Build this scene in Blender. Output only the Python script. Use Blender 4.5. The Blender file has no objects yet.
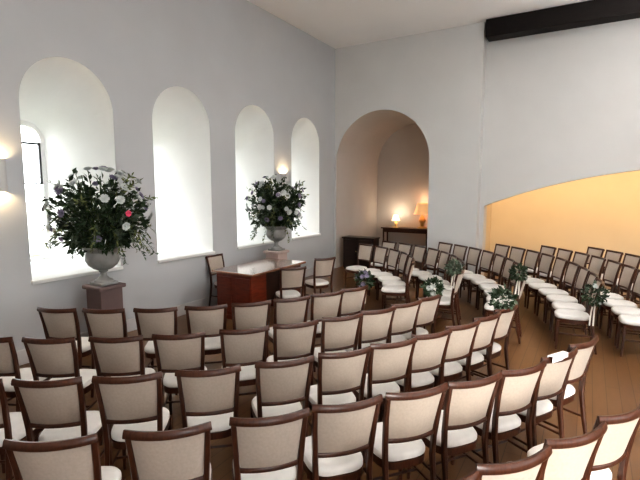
import bpy, bmesh, math, random
from mathutils import Vector, Matrix
random.seed(7)
C = bpy.context.scene.collection
PI = math.pi
R = math.radians

# ------------------------------------------------------------------ materials
def mat(name, col, rough=0.6, spec=0.4, var=0.06, scale=6.0, bump=0.0, stretch=None, sheen=0.0, coat=0.0):
    m = bpy.data.materials.new(name); m.use_nodes = True
    nt = m.node_tree; b = nt.nodes['Principled BSDF']
    b.inputs['Roughness'].default_value = rough
    b.inputs['Specular IOR Level'].default_value = spec
    if sheen: b.inputs['Sheen Weight'].default_value = sheen
    if coat:
        b.inputs['Coat Weight'].default_value = coat
        b.inputs['Coat Roughness'].default_value = 0.15
    tc = nt.nodes.new('ShaderNodeTexCoord')
    mp = nt.nodes.new('ShaderNodeMapping')
    if stretch: mp.inputs['Scale'].default_value = stretch
    nz = nt.nodes.new('ShaderNodeTexNoise'); nz.inputs['Scale'].default_value = scale; nz.inputs['Detail'].default_value = 4
    rp = nt.nodes.new('ShaderNodeValToRGB')
    rp.color_ramp.elements[0].position = 0.3; rp.color_ramp.elements[1].position = 0.7
    lo = [max(0, c*(1-var)) for c in col]; hi = [min(1, c*(1+var)) for c in col]
    rp.color_ramp.elements[0].color = (*lo, 1); rp.color_ramp.elements[1].color = (*hi, 1)
    L = nt.links
    L.new(tc.outputs['Object'], mp.inputs['Vector']); L.new(mp.outputs['Vector'], nz.inputs['Vector'])
    L.new(nz.outputs['Fac'], rp.inputs['Fac']); L.new(rp.outputs['Color'], b.inputs['Base Color'])
    if bump:
        bp = nt.nodes.new('ShaderNodeBump'); bp.inputs['Strength'].default_value = bump; bp.inputs['Distance'].default_value = 0.01
        L.new(nz.outputs['Fac'], bp.inputs['Height']); L.new(bp.outputs['Normal'], b.inputs['Normal'])
    return m

def emit(name, col, strength):
    m = bpy.data.materials.new(name); m.use_nodes = True
    b = m.node_tree.nodes['Principled BSDF']
    b.inputs['Base Color'].default_value = (*col, 1)
    b.inputs['Emission Color'].default_value = (*col, 1)
    b.inputs['Emission Strength'].default_value = strength
    return m

def glass_mat():
    m = bpy.data.materials.new('window glass'); m.use_nodes = True
    nt = m.node_tree
    for n in list(nt.nodes):
        if n.type == 'BSDF_PRINCIPLED': nt.nodes.remove(n)
    out = [n for n in nt.nodes if n.type == 'OUTPUT_MATERIAL'][0]
    t = nt.nodes.new('ShaderNodeBsdfTransparent'); g = nt.nodes.new('ShaderNodeBsdfGlossy')
    g.inputs['Roughness'].default_value = 0.02
    mx = nt.nodes.new('ShaderNodeMixShader'); mx.inputs['Fac'].default_value = 0.06
    nt.links.new(t.outputs[0], mx.inputs[1]); nt.links.new(g.outputs[0], mx.inputs[2]); nt.links.new(mx.outputs[0], out.inputs['Surface'])
    return m

def floor_mat():
    m = bpy.data.materials.new('oak boards'); m.use_nodes = True
    nt = m.node_tree; b = nt.nodes['Principled BSDF']; L = nt.links
    b.inputs['Roughness'].default_value = 0.28
    b.inputs['Specular IOR Level'].default_value = 0.35
    tc = nt.nodes.new('ShaderNodeTexCoord'); mp = nt.nodes.new('ShaderNodeMapping')
    mp.inputs['Rotation'].default_value = (0, 0, R(90))
    br = nt.nodes.new('ShaderNodeTexBrick')
    br.inputs['Scale'].default_value = 1.0
    br.inputs['Brick Width'].default_value = 1.8; br.inputs['Row Height'].default_value = 0.12
    br.inputs['Mortar Size'].default_value = 0.003
    br.inputs['Color1'].default_value = (*FLOOR1, 1); br.inputs['Color2'].default_value = (*FLOOR2, 1)
    br.inputs['Mortar'].default_value = (0.07, 0.034, 0.014, 1)
    nz = nt.nodes.new('ShaderNodeTexNoise'); nz.inputs['Scale'].default_value = 3; nz.inputs['Detail'].default_value = 6
    mp2 = nt.nodes.new('ShaderNodeMapping'); mp2.inputs['Scale'].default_value = (9, 1, 1)
    mx = nt.nodes.new('ShaderNodeMixRGB'); mx.blend_type = 'MULTIPLY'; mx.inputs['Fac'].default_value = 0.5
    rp = nt.nodes.new('ShaderNodeValToRGB')
    rp.color_ramp.elements[0].color = (0.45, 0.45, 0.45, 1); rp.color_ramp.elements[1].color = (1, 1, 1, 1)
    L.new(tc.outputs['Object'], mp.inputs['Vector']); L.new(mp.outputs['Vector'], br.inputs['Vector'])
    L.new(tc.outputs['Object'], mp2.inputs['Vector']); L.new(mp2.outputs['Vector'], nz.inputs['Vector'])
    L.new(nz.outputs['Fac'], rp.inputs['Fac'])
    L.new(br.outputs['Color'], mx.inputs[1]); L.new(rp.outputs['Color'], mx.inputs[2]); L.new(mx.outputs[0], b.inputs['Base Color'])
    return m

FLOOR1 = (0.165, 0.080, 0.032); FLOOR2 = (0.14, 0.066, 0.026)
M = dict(
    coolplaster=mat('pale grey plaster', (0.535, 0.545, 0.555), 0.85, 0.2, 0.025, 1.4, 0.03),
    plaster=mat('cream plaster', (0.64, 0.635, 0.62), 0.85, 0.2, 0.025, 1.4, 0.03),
    niche=mat('lamplit cream plaster', (0.60, 0.54, 0.49), 0.85, 0.2, 0.03, 1.4, 0.03),  # same cream paint, with the low warm light tinted into its colour
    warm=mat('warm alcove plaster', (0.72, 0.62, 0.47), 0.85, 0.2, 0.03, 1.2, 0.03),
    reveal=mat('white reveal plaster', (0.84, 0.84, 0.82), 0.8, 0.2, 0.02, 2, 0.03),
    ceiling=mat('white ceiling paint', (0.90, 0.89, 0.88), 0.9, 0.1, 0.015, 1.0),
    base=mat('grey baseboard paint', (0.60, 0.59, 0.58), 0.5, 0.3, 0.02, 3),
    beam=mat('blackened oak beam', (0.012, 0.009, 0.008), 0.7, 0.2, 0.3, 8, 0.2, (1, 10, 10)),
    floor=floor_mat(),
    wood=mat('mahogany stained beech', (0.058, 0.019, 0.009), 0.32, 0.45, 0.3, 14, 0.0, (6, 6, 1)),
    linen=mat('beige linen', (0.47, 0.40, 0.335), 0.95, 0.1, 0.05, 60, 0.08, None, 0.2),
    seat=mat('ivory seat pad', (0.80, 0.77, 0.73), 0.85, 0.2, 0.03, 20, 0.03, None, 0.1),
    desk=mat('red mahogany', (0.15, 0.026, 0.010), 0.3, 0.5, 0.3, 7, 0.0, (1, 1, 6)),
    desktop=mat('polished mahogany top', (0.30, 0.14, 0.08), 0.12, 0.9, 0.2, 7, 0.0, (6, 1, 1), 0, 1.0),
    brass=mat('aged brass', (0.55, 0.38, 0.14), 0.35, 0.6, 0.1, 9),
    iron=mat('dark iron casement', (0.02, 0.02, 0.022), 0.5, 0.4, 0.1, 9),
    stonewhite=mat('white stone frame', (0.8, 0.8, 0.79), 0.7, 0.3, 0.03, 7),
    urn=mat('backlit grey stone', (0.27, 0.27, 0.26), 0.75, 0.3, 0.18, 9, 0.15),  # stone darkened so the colour carries the backlit shade
    plinth=mat('shaded grey plinth', (0.15, 0.105, 0.10), 0.7, 0.3, 0.08, 5),  # grey paint, browned and darkened to carry the shade
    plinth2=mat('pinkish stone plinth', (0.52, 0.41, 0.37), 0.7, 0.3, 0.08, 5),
    leafdark=mat('dark leaf', (0.022, 0.040, 0.016), 0.5, 0.35, 0.6, 6),
    leafgrey=mat('grey green leaf', (0.095, 0.125, 0.085), 0.6, 0.3, 0.35, 6),
    leaflight=mat('olive leaf', (0.15, 0.17, 0.065), 0.6, 0.3, 0.35, 6),
    stem=mat('green stem', (0.06, 0.08, 0.03), 0.6, 0.3, 0.2, 9),
    bloom=mat('white petal', (0.60, 0.62, 0.60), 0.7, 0.2, 0.05, 12),
    mauve=mat('mauve petal', (0.24, 0.21, 0.29), 0.7, 0.2, 0.1, 12),
    pink=mat('pink petal', (0.72, 0.10, 0.19), 0.7, 0.2, 0.1, 12),
    ribbon=mat('ivory ribbon', (0.75, 0.70, 0.62), 0.5, 0.3, 0.03, 12),
    darkwood=mat('ebonised wood', (0.022, 0.010, 0.007), 0.35, 0.4, 0.3, 6, 0.0, (1, 1, 5)),
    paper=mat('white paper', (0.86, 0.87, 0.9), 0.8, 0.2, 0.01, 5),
    gravel=mat('pale gravel', (0.55, 0.55, 0.5), 0.9, 0.1, 0.1, 9),
    grass=mat('lawn', (0.075, 0.085, 0.035), 0.9, 0.1, 0.3, 4),
    glass=glass_mat(),
    bulb=emit('warm bulb', (1.0, 0.72, 0.36), 22),
    shade=emit('lit cream lamp shade', (1.0, 0.86, 0.55), 1.6),
    shade2=emit('lit peach lamp shade', (1.0, 0.55, 0.25), 0.55),
)

# ------------------------------------------------------------------ mesh helpers
def obj(name, bm, m, parent=None, smooth=False):
    me = bpy.data.meshes.new(name)
    bmesh.ops.recalc_face_normals(bm, faces=bm.faces)
    if smooth:
        for f in bm.faces: f.smooth = True
    bm.to_mesh(me); bm.free()
    me.materials.append(m)
    o = bpy.data.objects.new(name, me); C.objects.link(o)
    if parent: o.parent = parent
    if smooth:
        try: me.set_sharp_from_angle(angle=R(40))
        except Exception: pass
    return o

def struct(name, bm, m, smooth=False):
    o = obj(name, bm, m, None, smooth); o['kind'] = 'structure'; return o

def tag(o, label, cat, group=None):
    o['label'] = label; o['category'] = cat
    if group: o['group'] = group
    return o

def thing(name, label, cat, loc=(0, 0, 0), rz=0, group=None):
    o = bpy.data.objects.new(name, None); C.objects.link(o); o.empty_display_size = 0.1
    o.location = loc; o.rotation_euler = (0, 0, rz)
    return tag(o, label, cat, group)

def box(bm, lo, hi, bevel=0.0):
    g = bmesh.ops.create_cube(bm, size=1.0)
    vs = g['verts']
    for v in vs:
        for i in range(3):
            v.co[i] = lo[i] + (v.co[i] + 0.5) * (hi[i] - lo[i])
    if bevel:
        es = list({e for v in vs for e in v.link_edges})
        bmesh.ops.bevel(bm, geom=es, offset=bevel, segments=2, affect='EDGES', profile=0.5)
    return bm

def sweep(bm, pts, ra, rb, n=8, power=2.0, up=Vector((0, 1, 0))):
    """closed tube through pts; ra = half size along 'up', rb = half size sideways (scalars or lists)"""
    pts = [Vector(p) for p in pts]; k = len(pts)
    rings = []
    for i, p in enumerate(pts):
        t = (pts[min(i+1, k-1)] - pts[max(i-1, 0)]).normalized()
        s = t.cross(up); s = s.normalized() if s.length > 1e-6 else Vector((1, 0, 0))
        u = s.cross(t).normalized()
        a = ra[i] if isinstance(ra, (list, tuple)) else ra
        b = rb[i] if isinstance(rb, (list, tuple)) else rb
        ring = []
        for j in range(n):
            th = 2*PI*(j+0.5)/n; c, q = math.cos(th), math.sin(th)
            e = 2.0/power
            cc = math.copysign(abs(c)**e, c); qq = math.copysign(abs(q)**e, q)
            ring.append(bm.verts.new(p + u*(a*cc) + s*(b*qq)))
        rings.append(ring)
    for i in range(k-1):
        for j in range(n):
            bm.faces.new((rings[i][j], rings[i][(j+1) % n], rings[i+1][(j+1) % n], rings[i+1][j]))
    bm.faces.new(rings[0]); bm.faces.new(rings[-1])
    return bm

def lathe(bm, prof, n=28, c=(0, 0, 0), cap=True):
    rings = []
    for r, z in prof:
        rings.append([bm.verts.new((c[0]+r*math.cos(2*PI*j/n), c[1]+r*math.sin(2*PI*j/n), c[2]+z)) for j in range(n)])
    for i in range(len(rings)-1):
        for j in range(n):
            bm.faces.new((rings[i][j], rings[i][(j+1) % n], rings[i+1][(j+1) % n], rings[i+1][j]))
    if cap:
        bm.faces.new(rings[0]); bm.faces.new(rings[-1])
    return bm

def flat(outer, holes, fn):
    """filled 2D outline with holes mapped to 3D by fn(x, y); returns a bmesh"""
    cu = bpy.data.curves.new('outline', 'CURVE'); cu.dimensions = '2D'; cu.fill_mode = 'BOTH'
    for loop in [outer] + holes:
        s = cu.splines.new('POLY'); s.points.add(len(loop)-1); s.use_cyclic_u = True
        for p, q in zip(s.points, loop): p.co = (q[0], q[1], 0, 1)
    o = bpy.data.objects.new('outline', cu); C.objects.link(o)
    dg = bpy.context.evaluated_depsgraph_get(); dg.update()
    me = bpy.data.meshes.new_from_object(o.evaluated_get(dg))
    bm = bmesh.new(); bm.from_mesh(me)
    bpy.data.objects.remove(o); bpy.data.curves.remove(cu); bpy.data.meshes.remove(me)
    for v in bm.verts: v.co = Vector(fn(v.co.x, v.co.y))
    return bm

def arch(c, r, z0, zs, n=24):
    """arch outline in (along, z): bottom left, up, round, down to bottom right"""
    pts = [(c-r, z0)]
    for i in range(n+1):
        a = PI - PI*i/n
        pts.append((c + r*math.cos(a), zs + r*math.sin(a)))
    pts.append((c+r, z0))
    return pts

def loft(bm, A, B, closed=True):
    va = [bm.verts.new(p) for p in A]; vb = [bm.verts.new(p) for p in B]
    n = len(va)
    for i in range(n if closed else n-1):
        j = (i+1) % n
        bm.faces.new((va[i], va[j], vb[j], vb[i]))
    return bm

# ------------------------------------------------------------------ the room  (x = distance from window wall, y = along it)
CEIL = 5.50; YB = 10.16; YR = 10.46; XR = 12.2; YN = -1.8; DEP = 1.15
bm = bmesh.new(); box(bm, (-1.2, YN, -0.1), (XR, 13.4, 0.0)); struct('floor', bm, M['floor'])
bm = bmesh.new(); box(bm, (-0.05, YN, CEIL), (XR, YR, CEIL+0.1)); struct('ceiling', bm, M['ceiling'])

WC = [1.47, 3.35, 5.17, 6.99, 8.80]          # window centres
def inner(c): return arch(c, 0.59, 0.97, 3.06)
GH = 0.25; GZ0 = 1.03; GZS = 2.72
def outer_(c): return arch(c, GH, GZ0, GZS)
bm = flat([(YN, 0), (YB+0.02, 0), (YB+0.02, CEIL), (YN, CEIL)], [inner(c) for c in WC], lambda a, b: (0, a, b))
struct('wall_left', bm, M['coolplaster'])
for i, c in enumerate(WC):
    bm = bmesh.new()
    A = inner(c); B = outer_(c)
    # rounded arris: small bevel step, then the long splay
    mid = [(a[0]*0.985+b[0]*0.015, a[1]*0.985+b[1]*0.015) for a, b in zip(A, B)]
    loft(bm, [(0, *p) for p in A], [(-0.04, *p) for p in mid])
    loft(bm, [(-0.04, *p) for p in mid], [(-DEP, *p) for p in B])
    bmesh.ops.remove_doubles(bm, verts=bm.verts, dist=1e-4)
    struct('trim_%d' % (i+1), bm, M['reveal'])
    # sill nosing
    bm = bmesh.new(); box(bm, (-0.06, c-0.605, 0.925), (0.045, c+0.605, 0.972), 0.012)
    struct('trim_%d' % (i+11), bm, M['reveal'])
    # frame ring + glass + casement
    w = bpy.data.objects.new('window_%d' % (i+1), None); C.objects.link(w); w.location = (-DEP, c, 0); w['kind'] = 'structure'
    bm = bmesh.new()
    O1 = arch(0, GH+0.02, GZ0-0.02, GZS); O2 = arch(0, GH-0.045, GZ0+0.045, GZS)
    loft(bm, [(0.03, *p) for p in O1], [(0.03, *p) for p in O2])
    loft(bm, [(0.03, *p) for p in O2], [(-0.05, *p) for p in O2])
    loft(bm, [(-0.05, *p) for p in O2], [(-0.05, *p) for p in O1])
    f = obj('window_frame', bm, M['stonewhite'], w); f['kind'] = 'structure'
    bm = flat(O2, [], lambda a, b: (-0.01, a, b))
    g = obj('window_pane', bm, M['glass'], w); g['kind'] = 'structure'
    bm = bmesh.new()
    h = GH-0.05; z0, z1 = 2.12, 2.70
    for (y0, y1, a0, a1) in ((-h, -h+0.022, z0, z1), (h-0.022, h, z0, z1), (-h, h, z0, z0+0.022), (-h, h, z1-0.03, z1)):
        box(bm, (-0.005, y0, a0), (0.03, y1, a1))
    k = obj('casement_frame', bm, M['iron'], w); k['kind'] = 'structure'
# baseboards
def baseboard(name, lo, hi):
    bm = bmesh.new(); box(bm, lo, hi, 0.006); struct(name, bm, M['base'])
baseboard('baseboard_left', (0, YN, 0), (0.025, YB, 0.18))
# back wall with the round-headed niche
NR = 1.2; NC = 1.25; NS = 2.72; PX = 3.54; ND = 12.76
ol = [(0, 0)] + arch(NC, NR, 0, NS, 32) + [(PX, 0), (PX, CEIL), (0, CEIL)]
bm = flat(ol, [], lambda a, b: (a, YB, b))
bw = bmesh.new()
me = bpy.data.meshes.new('t'); bm.to_mesh(me); bm.free(); bw.from_mesh(me); bpy.data.meshes.remove(me)
loft(bw, [(PX, YB, 0), (PX, YB, CEIL)], [(PX, YR, 0), (PX, YR, CEIL)], False)
struct('wall_back', bw, M['plaster'])
bm = bmesh.new()
N = arch(NC, NR, 0, NS, 32)
loft(bm, [(p[0], YB, p[1]) for p in N], [(p[0], ND, p[1]) for p in N], False)
bm.faces.new([bm.verts.new((p[0], ND, p[1])) for p in N])
struct('wall_niche', bm, M['niche'])
baseboard('baseboard_back', (NC+NR, YB-0.025, 0), (PX, YB, 0.18))
# recessed wall with the wide segmental arch
AX0 = 3.62; AX1 = 11.62; AR = 10.4; AZ = 2.48
def seg(n=40):
    pts = []
    for i in range(n+1):
        x = AX0 + (AX1-AX0)*i/n
        dx = x - (AX0+AX1)/2
        pts.append((x, AZ - (AR - math.sqrt(AR*AR-dx*dx))))
    return pts
S = seg()
bm = flat([(PX, 0), (AX0, 0)] + S + [(AX1, 0), (XR, 0), (XR, CEIL), (PX, CEIL)], [], lambda a, b: (a, YR, b))
T = [(AX0, 0)] + S + [(AX1, 0)]
loft(bm, [(p[0], YR, p[1]) for p in T], [(p[0], YR+0.35, p[1]) for p in T], False)
struct('wall_recess', bm, M['plaster'])
# warm alcove behind the arch
AY = 13.1; AC = 2.9
bm = bmesh.new()
def quad(bm, *p): bm.faces.new([bm.verts.new(q) for q in p])
quad(bm, (AX0-0.3, AY, 0), (AX1+0.3, AY, 0), (AX1+0.3, AY, AC), (AX0-0.3, AY, AC))
quad(bm, (AX0-0.3, YR+0.35, 0), (AX0-0.3, AY, 0), (AX0-0.3, AY, AC), (AX0-0.3, YR+0.35, AC))
quad(bm, (AX1+0.3, YR+0.35, 0), (AX1+0.3, AY, 0), (AX1+0.3, AY, AC), (AX1+0.3, YR+0.35, AC))
quad(bm, (AX0-0.3, YR+0.35, 0), (AX0, YR+0.35, 0), (AX0, YR+0.35, AC), (AX0-0.3, YR+0.35, AC))
quad(bm, (AX1+0.3, YR+0.35, 0), (AX1, YR+0.35, 0), (AX1, YR+0.35, AC), (AX1+0.3, YR+0.35, AC))
bi = flat(S + [(AX1, AC), (AX0, AC)], [], lambda a, b: (a, YR+0.35, b))
me = bpy.data.meshes.new('t'); bi.to_mesh(me); bi.free(); bm.from_mesh(me); bpy.data.meshes.remove(me)
struct('wall_alcove', bm, M['warm'])
bm = bmesh.new(); box(bm, (AX0-0.3, YR+0.35, AC), (AX1+0.3, AY, AC+0.05)); struct('ceiling_alcove', bm, M['warm'])
# beam across the head of the recess
bm = bmesh.new(); box(bm, (PX+0.06, YB-0.16, 5.14), (XR, YB+0.2, 5.49), 0.012); struct('trim_30', bm, M['beam'])
# unseen right and rear walls, with windows added to bring in fill light
RW = [(0.2, 1.3), (2.6, 3.7)]
bm = flat([(YN, 0), (YR, 0), (YR, CEIL), (YN, CEIL)], [[(a, 1.0), (b, 1.0), (b, 3.4), (a, 3.4)] for a, b in RW], lambda a, b: (XR, a, b))
struct('wall_right', bm, M['plaster'])
QW = [(7.5, 10.0)]
bm = flat([(0, 0), (XR, 0), (XR, CEIL), (0, CEIL)], [[(a, 0.9), (b, 0.9), (b, 3.2), (a, 3.2)] for a, b in QW], lambda a, b: (a, YN, b))
struct('wall_rear', bm, M['plaster'])
n = 5
def fill_window(cx, cy, axis, a, b, z0, z1):
    global n; n += 1
    w = bpy.data.objects.new('window_%d' % n, None); C.objects.link(w); w['kind'] = 'structure'  # added window out of view, sized for the fill light
    w.location = (cx, cy, 0); w.rotation_euler = (0, 0, axis)
    hw = (b-a)/2
    bm = bmesh.new()
    for (x0, x1, q0, q1) in ((-hw, -hw+0.06, z0, z1), (hw-0.06, hw, z0, z1), (-hw, hw, z0, z0+0.06), (-hw, hw, z1-0.06, z1), (-0.03, 0.03, z0, z1), (-hw, hw, (z0+z1)/2-0.03, (z0+z1)/2+0.03)):
        box(bm, (x0, -0.04, q0), (x1, 0.04, q1))
    f = obj('window_frame', bm, M['stonewhite'], w); f['kind'] = 'structure'
    bm = bmesh.new(); quad(bm, (-hw, 0, z0), (hw, 0, z0), (hw, 0, z1), (-hw, 0, z1))
    g = obj('window_pane', bm, M['glass'], w); g['kind'] = 'structure'
for a, b in RW: fill_window(XR, (a+b)/2, PI/2, a, b, 1.0, 3.4)
for a, b in QW: fill_window((a+b)/2, YN, 0, a, b, 0.9, 3.2)
# lawn outside the windows
bm = bmesh.new(); quad(bm, (-11.5, -25, -0.3), (-1.25, -25, -0.3), (-1.25, 30, -0.3), (-11.5, 30, -0.3))
g = obj('lawn', bm, M['grass']); tag(g, 'pale sunlit lawn outside the arched windows', 'grass'); g['kind'] = 'stuff'
bm = bmesh.new(); quad(bm, (-45, -25, -0.3), (-11.5, -25, -0.3), (-11.5, 30, -0.3), (-45, 30, -0.3))
g = obj('gravel_drive', bm, M['gravel']); tag(g, 'pale gravel drive beyond the lawn outside the windows', 'gravel'); g['kind'] = 'stuff'

# ------------------------------------------------------------------ wall sconces
def sconce(y, label):
    t = thing('wall_sconce', label, 'wall light', (0, y, 2.2), 0, 'plaster wall lights between the windows')
    bm = bmesh.new()
    # half round tube, open above and below
    n_ = 16; ri, ro = 0.10, 0.115
    for z in (0,):
        A = [(ro*math.sin(PI*i/n_), -ro*math.cos(PI*i/n_)) for i in range(n_+1)]
        B = [(ri*math.sin(PI*i/n_), -ri*math.cos(PI*i/n_)) for i in range(n_+1)]
        loft(bm, [(a, b, -0.18) for a, b in A], [(a, b, 0.18) for a, b in A], False)
        loft(bm, [(a, b, -0.18) for a, b in B], [(a, b, 0.18) for a, b in B], False)
        for zz in (-0.18, 0.18):
            loft(bm, [(a, b, zz) for a, b in A], [(a, b, zz) for a, b in B], False)
    obj('shade', bm, M['plaster'], t, True)
    for zz in (-0.09, 0.09):
        bm = bmesh.new(); bmesh.ops.create_icosphere(bm, subdivisions=2, radius=0.028, matrix=Matrix.Translation((0.05, 0, zz)))
        obj('bulb', bm, M['bulb'], t, True)
    bm = bmesh.new(); box(bm, (0.0, -0.02, -0.05), (0.06, 0.02, 0.05), 0.005); obj('bracket', bm, M['brass'], t)
    for s in (-1, 1):
        l = bpy.data.lights.new('sconce_lamp', 'POINT'); l.energy = 10; l.color = (1, 0.74, 0.42); l.shadow_soft_size = 0.03
        o = bpy.data.objects.new('sconce_lamp', l); C.objects.link(o); o.location = (0.06, y, 2.2+s*0.14)
sconce((WC[0]+WC[1])/2+0.04, 'half-round plaster wall light at left edge, beside nearest arched window')
sconce((WC[3]+WC[4])/2, 'half-round plaster wall light above far flowers, between the two farthest windows')

# ------------------------------------------------------------------ chairs
def ordn(i): return ['first', 'second', 'third', 'fourth', 'fifth', 'sixth', 'seventh', 'eighth', 'ninth', 'tenth', 'eleventh', 'twelfth', 'thirteenth'][i]

def arcx(hw, y0, bow, z, n=10):
    return [((-hw + 2*hw*i/n), y0 - bow*(1-((2*i/n)-1)**2), z) for i in range(n+1)]

def make_chair():
    t = thing('dining_chair', 'x', 'chair')
    # seat pad: rounded trapezoid, domed
    def outline(k, n_=36, grow=0.0):
        pts = []
        for i in range(n_):
            th = 2*PI*i/n_; c, s = math.cos(th), math.sin(th)
            x = math.copysign(abs(c)**0.55, c); y = math.copysign(abs(s)**0.6, s)
            hw = 0.178 + 0.008*y
            pts.append(((hw+grow)*x*k, (0.20+grow)*y*k + 0.01))
        return pts
    bm = bmesh.new()
    levels = [(0.93, 0.405), (1.0, 0.417), (1.0, 0.437), (0.95, 0.452), (0.8, 0.461), (0.45, 0.466)]
    rings = []
    for k, z in levels: rings.append([bm.verts.new((x, y, z)) for x, y in outline(k)])
    for a, b in zip(rings, rings[1:]):
        for i in range(36): bm.faces.new((a[i], a[(i+1) % 36], b[(i+1) % 36], b[i]))
    bm.faces.new(rings[0]); bm.faces.new(rings[-1])
    obj('seat', bm, M['seat'], t, True)
    bm = bmesh.new(); rings = []
    for k, z in ((0.90, 0.355), (0.99, 0.36), (1.0, 0.406), (0.9, 0.407)):
        rings.append([bm.verts.new((x, y, z)) for x, y in outline(k)])
    for a, b in zip(rings, rings[1:]):
        for i in range(36): bm.faces.new((a[i], a[(i+1) % 36], b[(i+1) % 36], b[i]))
    bm.faces.new(rings[0]); bm.faces.new(rings[-1])
    obj('seat_frame', bm, M['wood'], t, True)
    # back posts run on down as the rear legs
    for s in (-1, 1):
        bm = bmesh.new()
        sweep(bm, [(s*0.166, -0.265, 0), (s*0.164, -0.225, 0.22), (s*0.163, -0.198, 0.42), (s*0.168, -0.203, 0.55), (s*0.179, -0.230, 0.73), (s*0.187, -0.268, 0.885)],
              [0.013, 0.016, 0.019, 0.018, 0.016, 0.015], [0.012, 0.014, 0.016, 0.016, 0.015, 0.014], 8, 4.0)
        obj('leg', bm, M['wood'], t, True)
        bm = bmesh.new()
        sweep(bm, [(s*0.165, 0.178, 0), (s*0.162, 0.172, 0.2), (s*0.160, 0.166, 0.38)], [0.012, 0.015, 0.019], [0.012, 0.015, 0.019], 8, 4.0)
        obj('leg', bm, M['wood'], t, True)
    # top rail, bowed backwards
    bm = bmesh.new()
    p = arcx(0.204, -0.268, 0.040, 0.885, 12)
    p = [(x, y, z - 0.006*(1-(x/0.204)**2)) for x, y, z in p]
    sweep(bm, p, 0.022, [0.010] + [0.014]*11 + [0.010], 8, 3.2, Vector((0, 0.25, 1)))
    obj('top_rail', bm, M['wood'], t, True)
    bm = bmesh.new()
    sweep(bm, arcx(0.166, -0.205, 0.028, 0.574, 10), 0.014, 0.011, 8, 3.5, Vector((0, 0.1, 1)))
    obj('lower_rail', bm, M['wood'], t, True)
    # padded back panel
    bm = bmesh.new(); nx, nz = 12, 7; grids = []
    for side in (-1, 1):
        g = []
        for j in range(nz+1):
            v = j/nz; z = 0.588 + v*0.282
            hw = 0.152 + v*0.030
            yb = -0.205 - 0.060*v**1.25; bow = 0.030 + 0.010*v
            row = []
            for i in range(nx+1):
                u = 2*i/nx-1
                edge = (1-abs(u)**4)*(1-abs(2*v-1)**6)
                row.append(bm.verts.new((u*hw, yb - bow*(1-u*u) + side*(0.004+0.010*edge), z)))
            g.append(row)
        grids.append(g)
        for j in range(nz):
            for i in range(nx): bm.faces.new((g[j][i], g[j][i+1], g[j+1][i+1], g[j+1][i]))
    a, b = grids
    for j in range(nz):
        for i in (0, nx): bm.faces.new((a[j][i], a[j+1][i], b[j+1][i], b[j][i]))
    for i in range(nx):
        for j in (0, nz): bm.faces.new((a[j][i], a[j][i+1], b[j][i+1], b[j][i]))
    obj('back_panel', bm, M['linen'], t, True)
    # stretchers: two sides and one across
    for s in (-1, 1):
        bm = bmesh.new(); sweep(bm, [(s*0.170, -0.226, 0.215), (s*0.162, 0.172, 0.215)], 0.010, 0.008, 6, 2, Vector((0, 0, 1)))
        obj('stretcher', bm, M['wood'], t, True)
    bm = bmesh.new(); sweep(bm, [(-0.172, -0.03, 0.215), (0.172, -0.03, 0.215)], 0.010, 0.008, 6, 2, Vector((0, 0, 1)))
    obj('stretcher', bm, M['wood'], t, True)
    return t

proto = make_chair(); used = [False]
def place(x, y, rz, label, group):
    if not used[0]:
        used[0] = True; r = proto
    else:
        r = proto.copy(); C.objects.link(r)
        for ch in proto.children:
            c = ch.copy(); C.objects.link(c); c.parent = r
    r.location = (x, y, 0); r.rotation_euler = (0, 0, rz)
    r['label'] = label
    if group: r['group'] = group
    return r

FX, FY = 0.90, 6.20      # centre of the far block's arcs
CX, CY = -0.28, 5.80
RAD = {'D': 3.77, 'C': 4.62, 'B': 5.40, 'A': 6.10, 'Z': 6.85, 'Y': 7.55}
RADF = {'D': 2.45, 'C': 3.22, 'B': 4.05, 'A': 4.92, 'Z': 5.64, 'Y': 6.40}
ROWNAME = {'D': 'front', 'C': 'second', 'B': 'third', 'A': 'fourth', 'Z': 'fifth', 'Y': 'sixth'}
def pol(r, a, z=0, far=False):
    x, y = (FX, FY) if far else (CX, CY)
    return (x + r*math.cos(R(a)), y + r*math.sin(R(a)), z)
def chair_at(row, a, label, group):
    far = group != GN
    x, y, _ = pol((RADF if far else RAD)[row] + (0.14*max(0, min(1, (a+36)/12)) if row == 'A' and not far else 0), a, 0, far)     # where the top rail stands
    th = R(a+90+(0 if far else -8*max(0, min(1, (a+55)/35)))+random.uniform(-1.3, 1.3))
    return place(x-0.285*math.sin(th), y+0.285*math.cos(th), th, label, group)
GN = 'chairs of the near seating block'; GF = 'chairs of the far seating block'
near = {   # bearing of each chair round the arc, aisle end last
 'D': [-66.3, -59.1, -51.6, -44.3, -37.4, -30.6, -23.6, -17.4],
 'C': [-65.5, -59.4, -53.0, -47.1, -40.6, -35.0, -29.2, -23.9, -18.8, -13.6],
 'B': [-59.6, -54.6, -49.6, -44.4, -39.0, -34.2, -29.6, -25.3, -21.0, -16.7, -12.4],
 'A': [-51.2, -46.3, -41.6, -37.5, -33.4, -29.5, -25.6, -21.7, -17.8]}
ends = {}
for row, angs in near.items():
    for i, a in enumerate(angs):
        q = len(angs)-1-i
        lab = 'beige-backed chair, %s from the aisle, %s row of the near block' % (ordn(q), ROWNAME[row])
        if q == 0: lab = 'beige-backed chair at the aisle end, %s row of the near block' % ROWNAME[row]
        ends[('n', row, q)] = chair_at(row, a, lab, GN)
for i in range(4):
    chair_at('Z', -37.3+3.6*i, 'pale-backed chair in the nearest row at bottom right, %s from left' % ordn(i), GN)
far = {'D': (16, 82), 'C': (4.5, 79), 'B': (4.5, 60), 'A': (4.5, 53), 'Z': (5, 44), 'Y': (6, 41)}
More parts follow.
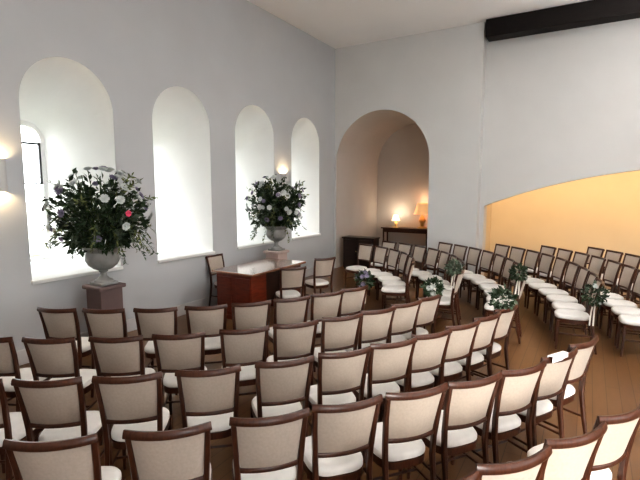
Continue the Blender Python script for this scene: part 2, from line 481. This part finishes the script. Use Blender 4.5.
for row, (a0, a1) in far.items():
    st = math.degrees(0.475/RADF[row]); k = int((a1-a0)/st)+1
    for i in range(k):
        lab = 'ivory-seated chair, %s from the aisle, %s row of the far block' % (ordn(i), ROWNAME[row])
        if i == 0: lab = 'ivory-seated chair at the aisle end, %s row of the far block' % ROWNAME[row]
        ends[('f', row, i)] = chair_at(row, a0+st*i, lab, GF)
GC = 'chairs around the ceremony desk'
place(1.70, 5.62, R(50), 'beige-backed wooden chair on the audience side of the desk, the nearer one', GC)
place(1.62, 6.62, R(60), 'beige-backed wooden chair on the audience side of the desk, the farther one', GC)
place(0.30, 5.76, R(-90), 'wooden chair tucked behind the mahogany desk against the window wall', GC)

# ------------------------------------------------------------------ ceremony desk
t = thing('ceremony_desk', 'polished red mahogany desk in front of the arched windows', 'desk', (0.93, 5.93, 0))
bm = bmesh.new(); box(bm, (-0.42, -0.75, 0.735), (0.42, 0.75, 0.77), 0.01); obj('desk_top', bm, M['desktop'], t)
for s in (-1, 1):
    bm = bmesh.new(); box(bm, (-0.36, s*0.50-0.19, 0.06), (0.345, s*0.50+0.19, 0.735), 0.006)
    for q in (-0.19, 0.19):   # raised panels on the pedestal ends
        box(bm, (q-0.14, s*0.695-0.012, 0.14), (q+0.14, s*0.695+0.012, 0.68), 0.006)
    p = obj('pedestal', bm, M['desk'], t)
    bm = bmesh.new(); box(bm, (-0.375, s*0.50-0.205, 0), (0.375, s*0.50+0.205, 0.07), 0.008); obj('plinth_base', bm, M['desk'], t)
    for q in range(3):
        z0 = 0.11+q*0.205
        bm = bmesh.new(); box(bm, (-0.378, s*0.50-0.165, z0), (-0.358, s*0.50+0.165, z0+0.185), 0.004)
        d = obj('drawer', bm, M['desk'], t)
        bm = bmesh.new(); lathe(bm, [(0.006, 0), (0.008, 0.012), (0.016, 0.02), (0.012, 0.03)], 12)
        bmesh.ops.rotate(bm, verts=bm.verts, cent=(0, 0, 0), matrix=Matrix.Rotation(R(-90), 3, 'Y'))
        bmesh.ops.translate(bm, verts=bm.verts, vec=(-0.376, s*0.50, z0+0.095)); obj('knob', bm, M['brass'], d, True)
bm = bmesh.new(); box(bm, (0.30, -0.32, 0.25), (0.325, 0.32, 0.735)); obj('modesty_panel', bm, M['darkwood'], t)  # dark wood here puts the long side's shade into the colour

# ------------------------------------------------------------------ flowers
def leaf(bm, p, d, L, W, nrm):
    d = d.normalized(); s = d.cross(nrm)
    s = s.normalized() if s.length > 1e-5 else d.orthogonal().normalized()
    u = s.cross(d).normalized()
    a = bm.verts.new(p); b = bm.verts.new(p + d*L*0.45 + s*W + u*W*0.3); c = bm.verts.new(p + d*L*0.5 - u*W*0.1)
    e = bm.verts.new(p + d*L*0.45 - s*W + u*W*0.3); f = bm.verts.new(p + d*L - u*L*0.12)
    bm.faces.new((a, b, c)); bm.faces.new((a, c, e)); bm.faces.new((b, f, c)); bm.faces.new((c, f, e))

def rdir():
    while True:
        v = Vector((random.uniform(-1, 1), random.uniform(-1, 1), random.uniform(-1, 1)))
        if 0.1 < v.length < 1: return v.normalized()

def bloom(name, m, parent, p, d, r):
    bm = bmesh.new(); d = d.normalized()
    q = Vector((0, 0, 1)).rotation_difference(d).to_matrix().to_4x4()
    T = Matrix.Translation(p) @ q
    for ring, (k, tilt, rr) in enumerate(((6, 0.45, 1.0), (5, 0.9, 0.8), (4, 1.25, 0.55))):
        for i in range(k):
            a = 2*PI*(i+0.5*ring)/k
            o = Vector((math.cos(a), math.sin(a), 0)); s = Vector((-math.sin(a), math.cos(a), 0)); up = Vector((0, 0, 1))
            L = r*rr
            dirn = o*math.cos(tilt)+up*math.sin(tilt)
            pts = [o*0.004, dirn*L*0.5+s*L*0.42, dirn*L*0.95+s*L*0.32+up*L*0.08, dirn*L*1.03, dirn*L*0.95-s*L*0.32+up*L*0.08, dirn*L*0.5-s*L*0.42]
            bm.faces.new([bm.verts.new(T @ x) for x in pts])
    bmesh.ops.create_icosphere(bm, subdivisions=1, radius=r*0.28, matrix=T @ Matrix.Translation((0, 0, r*0.35)))
    return obj(name, bm, m, parent)

def arrangement(loc, rx, rz, label, seed, whites, pinks, mauves, fern=34):
    random.seed(seed)
    t = thing('flower_arrangement', label, 'flowers', loc)
    cen = Vector((0, 0, rz*0.85))
    dk, gy, li, st = bmesh.new(), bmesh.new(), bmesh.new(), bmesh.new()
    def surf(d, k=1.0): return cen + Vector((d.x*rx*k, d.y*rx*k, d.z*rz*k))
    for i in range(150):
        d = rdir()
        if d.z < -0.75: continue
        end = surf(d, random.uniform(0.72, 1.06)); root = Vector((d.x*0.03, d.y*0.03, 0.02))
        midp = root.lerp(end, 0.5) + Vector((0, 0, 0.06))
        pts = [root, midp, end]
        sweep(st, pts, 0.004, 0.004, 4, 2, Vector((0.3, 0.2, 1)))
        target = random.choice((dk, dk, dk, dk, gy))
        for j in range(17):
            tt = random.uniform(0.35, 1.0)
            p = root.lerp(midp, tt*2) if tt < 0.5 else midp.lerp(end, tt*2-1)
            p = p + rdir()*0.03
            leaf(target, p, (d + rdir()*0.9), random.uniform(0.07, 0.12), random.uniform(0.016, 0.030), rdir())
    for i in range(fern):     # looser sprays that stick out or trail
        a = random.uniform(0, 2*PI); dz = random.uniform(-0.9, 0.9)
        d = Vector((math.cos(a), math.sin(a), dz)).normalized()
        p0 = surf(d, 0.6); p2 = surf(d, random.uniform(1.08, 1.25)) - Vector((0, 0, 0.22 if dz < 0.2 else -0.02)); p1 = p0.lerp(p2, 0.55) + Vector((0, 0, 0.05))
        sweep(st, [p0, p1, p2], 0.003, 0.003, 4, 2, Vector((0.3, 0.2, 1)))
        for j in range(18):
            tt = j/17
            p = p0.lerp(p1, tt*2) if tt < 0.5 else p1.lerp(p2, tt*2-1)
            leaf(li if i % 2 else gy, p, (p2-p0).normalized()*0.6 + rdir()*0.8, random.uniform(0.045, 0.09), 0.012, rdir())
    for nm, b, m in (('foliage', dk, 'leafdark'), ('eucalyptus_spray', gy, 'leafgrey'), ('trailing_spray', li, 'leaflight'), ('stem', st, 'stem')):
        o = obj(nm, b, M[m], t); o['kind'] = 'stuff'
    for k, m, nm, sz in ((whites, 'bloom', 'white_rose', 0.054), (mauves, 'mauve', 'mauve_bloom', 0.05), (pinks, 'pink', 'pink_rose', 0.042)):
        for i in range(k):
            while True:
                d = rdir()
                if nm == 'pink_rose': d = Vector((0.92, -0.02, 0.0)) + rdir()*0.06
                if d.z > -0.45: break
            bloom(nm, M[m], t, surf(d, random.uniform(0.97, 1.08)), d, sz*random.uniform(0.8, 1.15))
    return t

def plinth(loc, m, label, h=0.86):
    t = thing('plinth', label, 'plinth', loc)
    bm = bmesh.new(); box(bm, (-0.15, -0.15, 0.10), (0.15, 0.15, h-0.05), 0.005); obj('shaft', bm, m, t)
    bm = bmesh.new(); box(bm, (-0.19, -0.19, 0), (0.19, 0.19, 0.10), 0.012); obj('base', bm, m, t)
    bm = bmesh.new(); box(bm, (-0.185, -0.185, h-0.05), (0.185, 0.185, h), 0.012); obj('cap', bm, m, t)
def urn(loc, label):
    t = thing('stone_urn', label, 'urn', loc)
    bm = bmesh.new(); box(bm, (-0.12, -0.12, 0), (0.12, 0.12, 0.035), 0.004)
    lathe(bm, [(0.115, 0.035), (0.11, 0.055), (0.07, 0.075), (0.04, 0.11), (0.036, 0.15), (0.055, 0.165), (0.055, 0.178)]); obj('foot', bm, M['urn'], t, True)
    bm = bmesh.new(); lathe(bm, [(0.05, 0.178), (0.11, 0.20), (0.17, 0.25), (0.20, 0.31), (0.195, 0.37), (0.185, 0.41), (0.20, 0.44), (0.245, 0.465), (0.25, 0.48), (0.235, 0.485), (0.18, 0.44), (0.16, 0.40)]); obj('bowl', bm, M['urn'], t, True)
F1 = (0.42, 3.40); F2 = (0.42, 7.06)
plinth((*F1, 0), M['plinth'], 'shade-darkened grey square plinth under the near urn of flowers'); urn((*F1, 0.86), 'grey stone urn with the near flower arrangement, by the nearest window')
arrangement((*F1, 1.27), 0.56, 0.55, 'large near arrangement of dark foliage, white roses and one pink rose', 11, 62, 1, 18)
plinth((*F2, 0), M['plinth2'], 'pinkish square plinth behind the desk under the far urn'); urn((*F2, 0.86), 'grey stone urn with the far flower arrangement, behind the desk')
arrangement((*F2, 1.28), 0.52, 0.56, 'large far arrangement of dark foliage and pale blooms behind the desk', 23, 40, 0, 20)

def posy(x, y, z, label, seed, whites, mauves, r=0.105, leafm='leafdark'):
    random.seed(seed)
    t = thing('aisle_posy', label, 'posy', (x, y, z), 0, 'posies tied to the aisle-end chairs')
    dk, gy = bmesh.new(), bmesh.new()
    for i in range(190):
        d = rdir()
        leaf(dk if i % 4 else gy, d*r*random.uniform(0.35, 0.9), d + rdir()*0.7, random.uniform(0.04, 0.075), random.uniform(0.012, 0.02), rdir())
    o = obj('foliage', dk, M[leafm], t); o['kind'] = 'stuff'
    o = obj('eucalyptus_spray', gy, M['leafgrey'], t); o['kind'] = 'stuff'
    for i in range(whites): d = rdir(); bloom('white_rose', M['bloom'], t, d*r*0.9, d, 0.032)
    for i in range(mauves): d = rdir(); bloom('mauve_bloom', M['mauve'], t, d*r*0.9, d, 0.035)
    bm = bmesh.new()
    for k in range(2):
        sweep(bm, [(0.02*k, 0, -r*0.6), (0.03*k-0.02, 0.02, -r*1.6), (0.04*k-0.03, -0.01, -r*2.8)], 0.012, 0.0015, 4, 2, Vector((1, 0.3, 0)))
    obj('ribbon', bm, M['ribbon'], t)
    return t
def posy_at(row, a, dr, z, *rest, **k):
    x, y, _ = pol((RAD if a < 0 else RADF)[row]+dr, a, 0, a > 0); posy(x, y, z, *rest, **k)
posy_at('B', -12.2, -0.06, 0.97, 'round dark green posy tied at the aisle end of the third row, near block', 31, 1, 0, r=0.125)
posy_at('C', -11.7, -0.06, 0.96, 'dark posy with white flowers at the aisle end of the second row, near block', 32, 10, 1)
posy_at('D', -13.8, -0.06, 0.95, 'dark mauve posy at the aisle end of the front row, near block', 33, 0, 8)
posy_at('A', 1.2, -0.08, 0.78, 'leafy posy with white flowers at the aisle end of the fourth row, far block', 34, 5, 0, r=0.14)
posy_at('B', 1.0, -0.06, 0.97, 'small dark posy at the aisle end of the third row, far block', 35, 3, 1)
posy_at('C', 0.8, -0.06, 0.97, 'green leafy posy at the aisle end of the second row, far block', 36, 2, 0, leafm='leafgrey')

# folded white card over a chair rail near the aisle
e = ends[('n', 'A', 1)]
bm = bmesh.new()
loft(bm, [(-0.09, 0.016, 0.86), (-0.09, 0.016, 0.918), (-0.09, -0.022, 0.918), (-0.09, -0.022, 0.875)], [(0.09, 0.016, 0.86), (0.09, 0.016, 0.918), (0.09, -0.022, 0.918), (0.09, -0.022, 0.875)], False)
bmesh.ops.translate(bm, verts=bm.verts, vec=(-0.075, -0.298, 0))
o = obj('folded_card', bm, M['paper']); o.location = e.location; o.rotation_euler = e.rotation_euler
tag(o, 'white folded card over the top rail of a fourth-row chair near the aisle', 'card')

# ------------------------------------------------------------------ niche furniture
t = thing('cabinet', 'dark wooden cabinet at the left side of the niche mouth', 'cabinet', (0.66, 10.36, 0))
bm = bmesh.new(); box(bm, (-0.42, -0.17, 0.05), (0.42, 0.19, 0.80), 0.006); obj('carcass', bm, M['darkwood'], t)
bm = bmesh.new(); box(bm, (-0.45, -0.205, 0.80), (0.45, 0.20, 0.835), 0.008); obj('cabinet_top', bm, M['darkwood'], t)
for s in (-1, 1):
    bm = bmesh.new(); box(bm, (s*0.205-0.19, -0.188, 0.09), (s*0.205+0.19, -0.17, 0.77), 0.004); d = obj('door', bm, M['darkwood'], t)
    bm = bmesh.new(); bmesh.ops.create_icosphere(bm, subdivisions=2, radius=0.014, matrix=Matrix.Translation((s*0.04, -0.2, 0.48))); obj('knob', bm, M['brass'], d, True)
bm = bmesh.new(); box(bm, (-0.40, -0.15, 0), (0.40, 0.17, 0.06)); obj('plinth_base', bm, M['darkwood'], t)
t = thing('console_table', 'slim dark console table against the back of the niche', 'table', (1.12, 12.45, 0))
bm = bmesh.new(); box(bm, (-0.72, -0.2, 0.90), (0.72, 0.2, 0.935), 0.006); obj('table_top', bm, M['wood'], t)
bm = bmesh.new(); box(bm, (-0.67, -0.17, 0.80), (0.67, 0.17, 0.90)); obj('apron', bm, M['wood'], t)
for sx in (-1, 1):
    for sy in (-1, 1):
        bm = bmesh.new(); sweep(bm, [(sx*0.65, sy*0.15, 0), (sx*0.65, sy*0.15, 0.82)], [0.015, 0.024], [0.015, 0.024], 8, 4, Vector((0, 1, 0))); obj('leg', bm, M['wood'], t)
def lamp(x, y, z, s, label, m, power, col):
    t = thing('table_lamp', label, 'lamp', (x, y, z))
    bm = bmesh.new(); lathe(bm, [(0.07*s, 0), (0.07*s, 0.012*s), (0.025*s, 0.03*s), (0.03*s, 0.07*s), (0.05*s, 0.11*s), (0.03*s, 0.16*s), (0.012*s, 0.19*s), (0.012*s, 0.24*s)], 20); obj('base', bm, M['brass'], t, True)
    bm = bmesh.new(); lathe(bm, [(0.12*s, 0.20*s), (0.075*s, 0.36*s)], 24, cap=False); obj('lamp_shade', bm, m, t, True)
    bm = bmesh.new(); bmesh.ops.create_icosphere(bm, subdivisions=2, radius=0.025*s, matrix=Matrix.Translation((0, 0, 0.275*s))); obj('bulb', bm, M['bulb'], t, True)
    l = bpy.data.lights.new('lamp_light', 'POINT'); l.energy = power; l.color = col; l.shadow_soft_size = 0.05
    o = bpy.data.objects.new('lamp_light', l); C.objects.link(o); o.location = (x, y, z+0.40*s)
lamp(0.80, 12.42, 0.935, 1.0, 'small glowing cream-shaded lamp on the console table in the niche', M['shade'], 8, (1, 0.85, 0.66))
lamp(1.56, 12.50, 0.935, 2.0, 'larger peach-shaded lamp at the right end of the niche console', M['shade2'], 3.5, (1, 0.72, 0.48))

# ------------------------------------------------------------------ light
W = bpy.data.worlds.new('sky'); bpy.context.scene.world = W; W.use_nodes = True
bg = W.node_tree.nodes['Background']; bg.inputs['Color'].default_value = (0.93, 0.97, 1.0, 1); bg.inputs['Strength'].default_value = 12.0
def portal(loc, rot, sx, sy):
    l = bpy.data.lights.new('window_portal', 'AREA'); l.shape = 'RECTANGLE'; l.size = sx; l.size_y = sy
    l.cycles.is_portal = True
    o = bpy.data.objects.new('window_portal', l); C.objects.link(o); o.location = loc; o.rotation_euler = rot
for c in WC: portal((-DEP-0.06, c, (GZ0+GZS+GH)/2), (0, R(-90), 0), GZS+GH-GZ0, 2*GH)
for a, b in RW: portal((XR+0.06, (a+b)/2, 2.2), (0, R(90), 0), 2.4, b-a)
for a, b in QW: portal(((a+b)/2, YN-0.06, 2.05), (R(90), 0, 0), b-a, 2.3)
l = bpy.data.lights.new('fill_sun', 'SUN'); l.energy = 7.0; l.angle = R(16); l.color = (1, 0.94, 0.86)  # added soft sun that lifts the right-hand chairs through the rear window
o = bpy.data.objects.new('fill_sun', l); C.objects.link(o); o.rotation_euler = Vector((-2.6, 4.0, -1.6)).to_track_quat('-Z', 'Y').to_euler()
# added fill spots, unseen and without fixtures, to brighten the ceiling
for y in (3.0, 7.0):
    l = bpy.data.lights.new('fill_spot', 'SPOT'); l.energy = 1250; l.spot_size = R(150); l.spot_blend = 0.8; l.color = (1, 0.985, 0.97); l.shadow_soft_size = 0.15
    o = bpy.data.objects.new('fill_spot', l); C.objects.link(o); o.location = (7.6, y, 3.5); o.rotation_euler = (R(180), 0, 0)
# concealed warm wash at the head of the alcove
for x in (4.4, 6.6, 8.8, 10.8):
    l = bpy.data.lights.new('alcove_wash', 'AREA'); l.shape = 'RECTANGLE'; l.size = 2.0; l.size_y = 0.12; l.energy = 30; l.color = (1, 0.73, 0.40)
    o = bpy.data.objects.new('alcove_wash', l); C.objects.link(o); o.location = (x, YR+0.5, 2.78); o.rotation_euler = (R(78), 0, 0)

# ------------------------------------------------------------------ camera
cd = bpy.data.cameras.new('camera'); cam = bpy.data.objects.new('camera', cd); C.objects.link(cam)
cd.sensor_width = 36; cd.lens = 36*450/640
cam.location = (5.62, 0, 2.05); cam.rotation_euler = (R(90-6.46), 0, R(30.8))
sc = bpy.context.scene; sc.camera = cam
sc.cycles.use_denoising = True
sc.cycles.max_bounces = 10; sc.cycles.diffuse_bounces = 6
sc.view_settings.view_transform = 'Standard'
sc.view_settings.look = 'Medium High Contrast'
sc.view_settings.exposure = 0.0
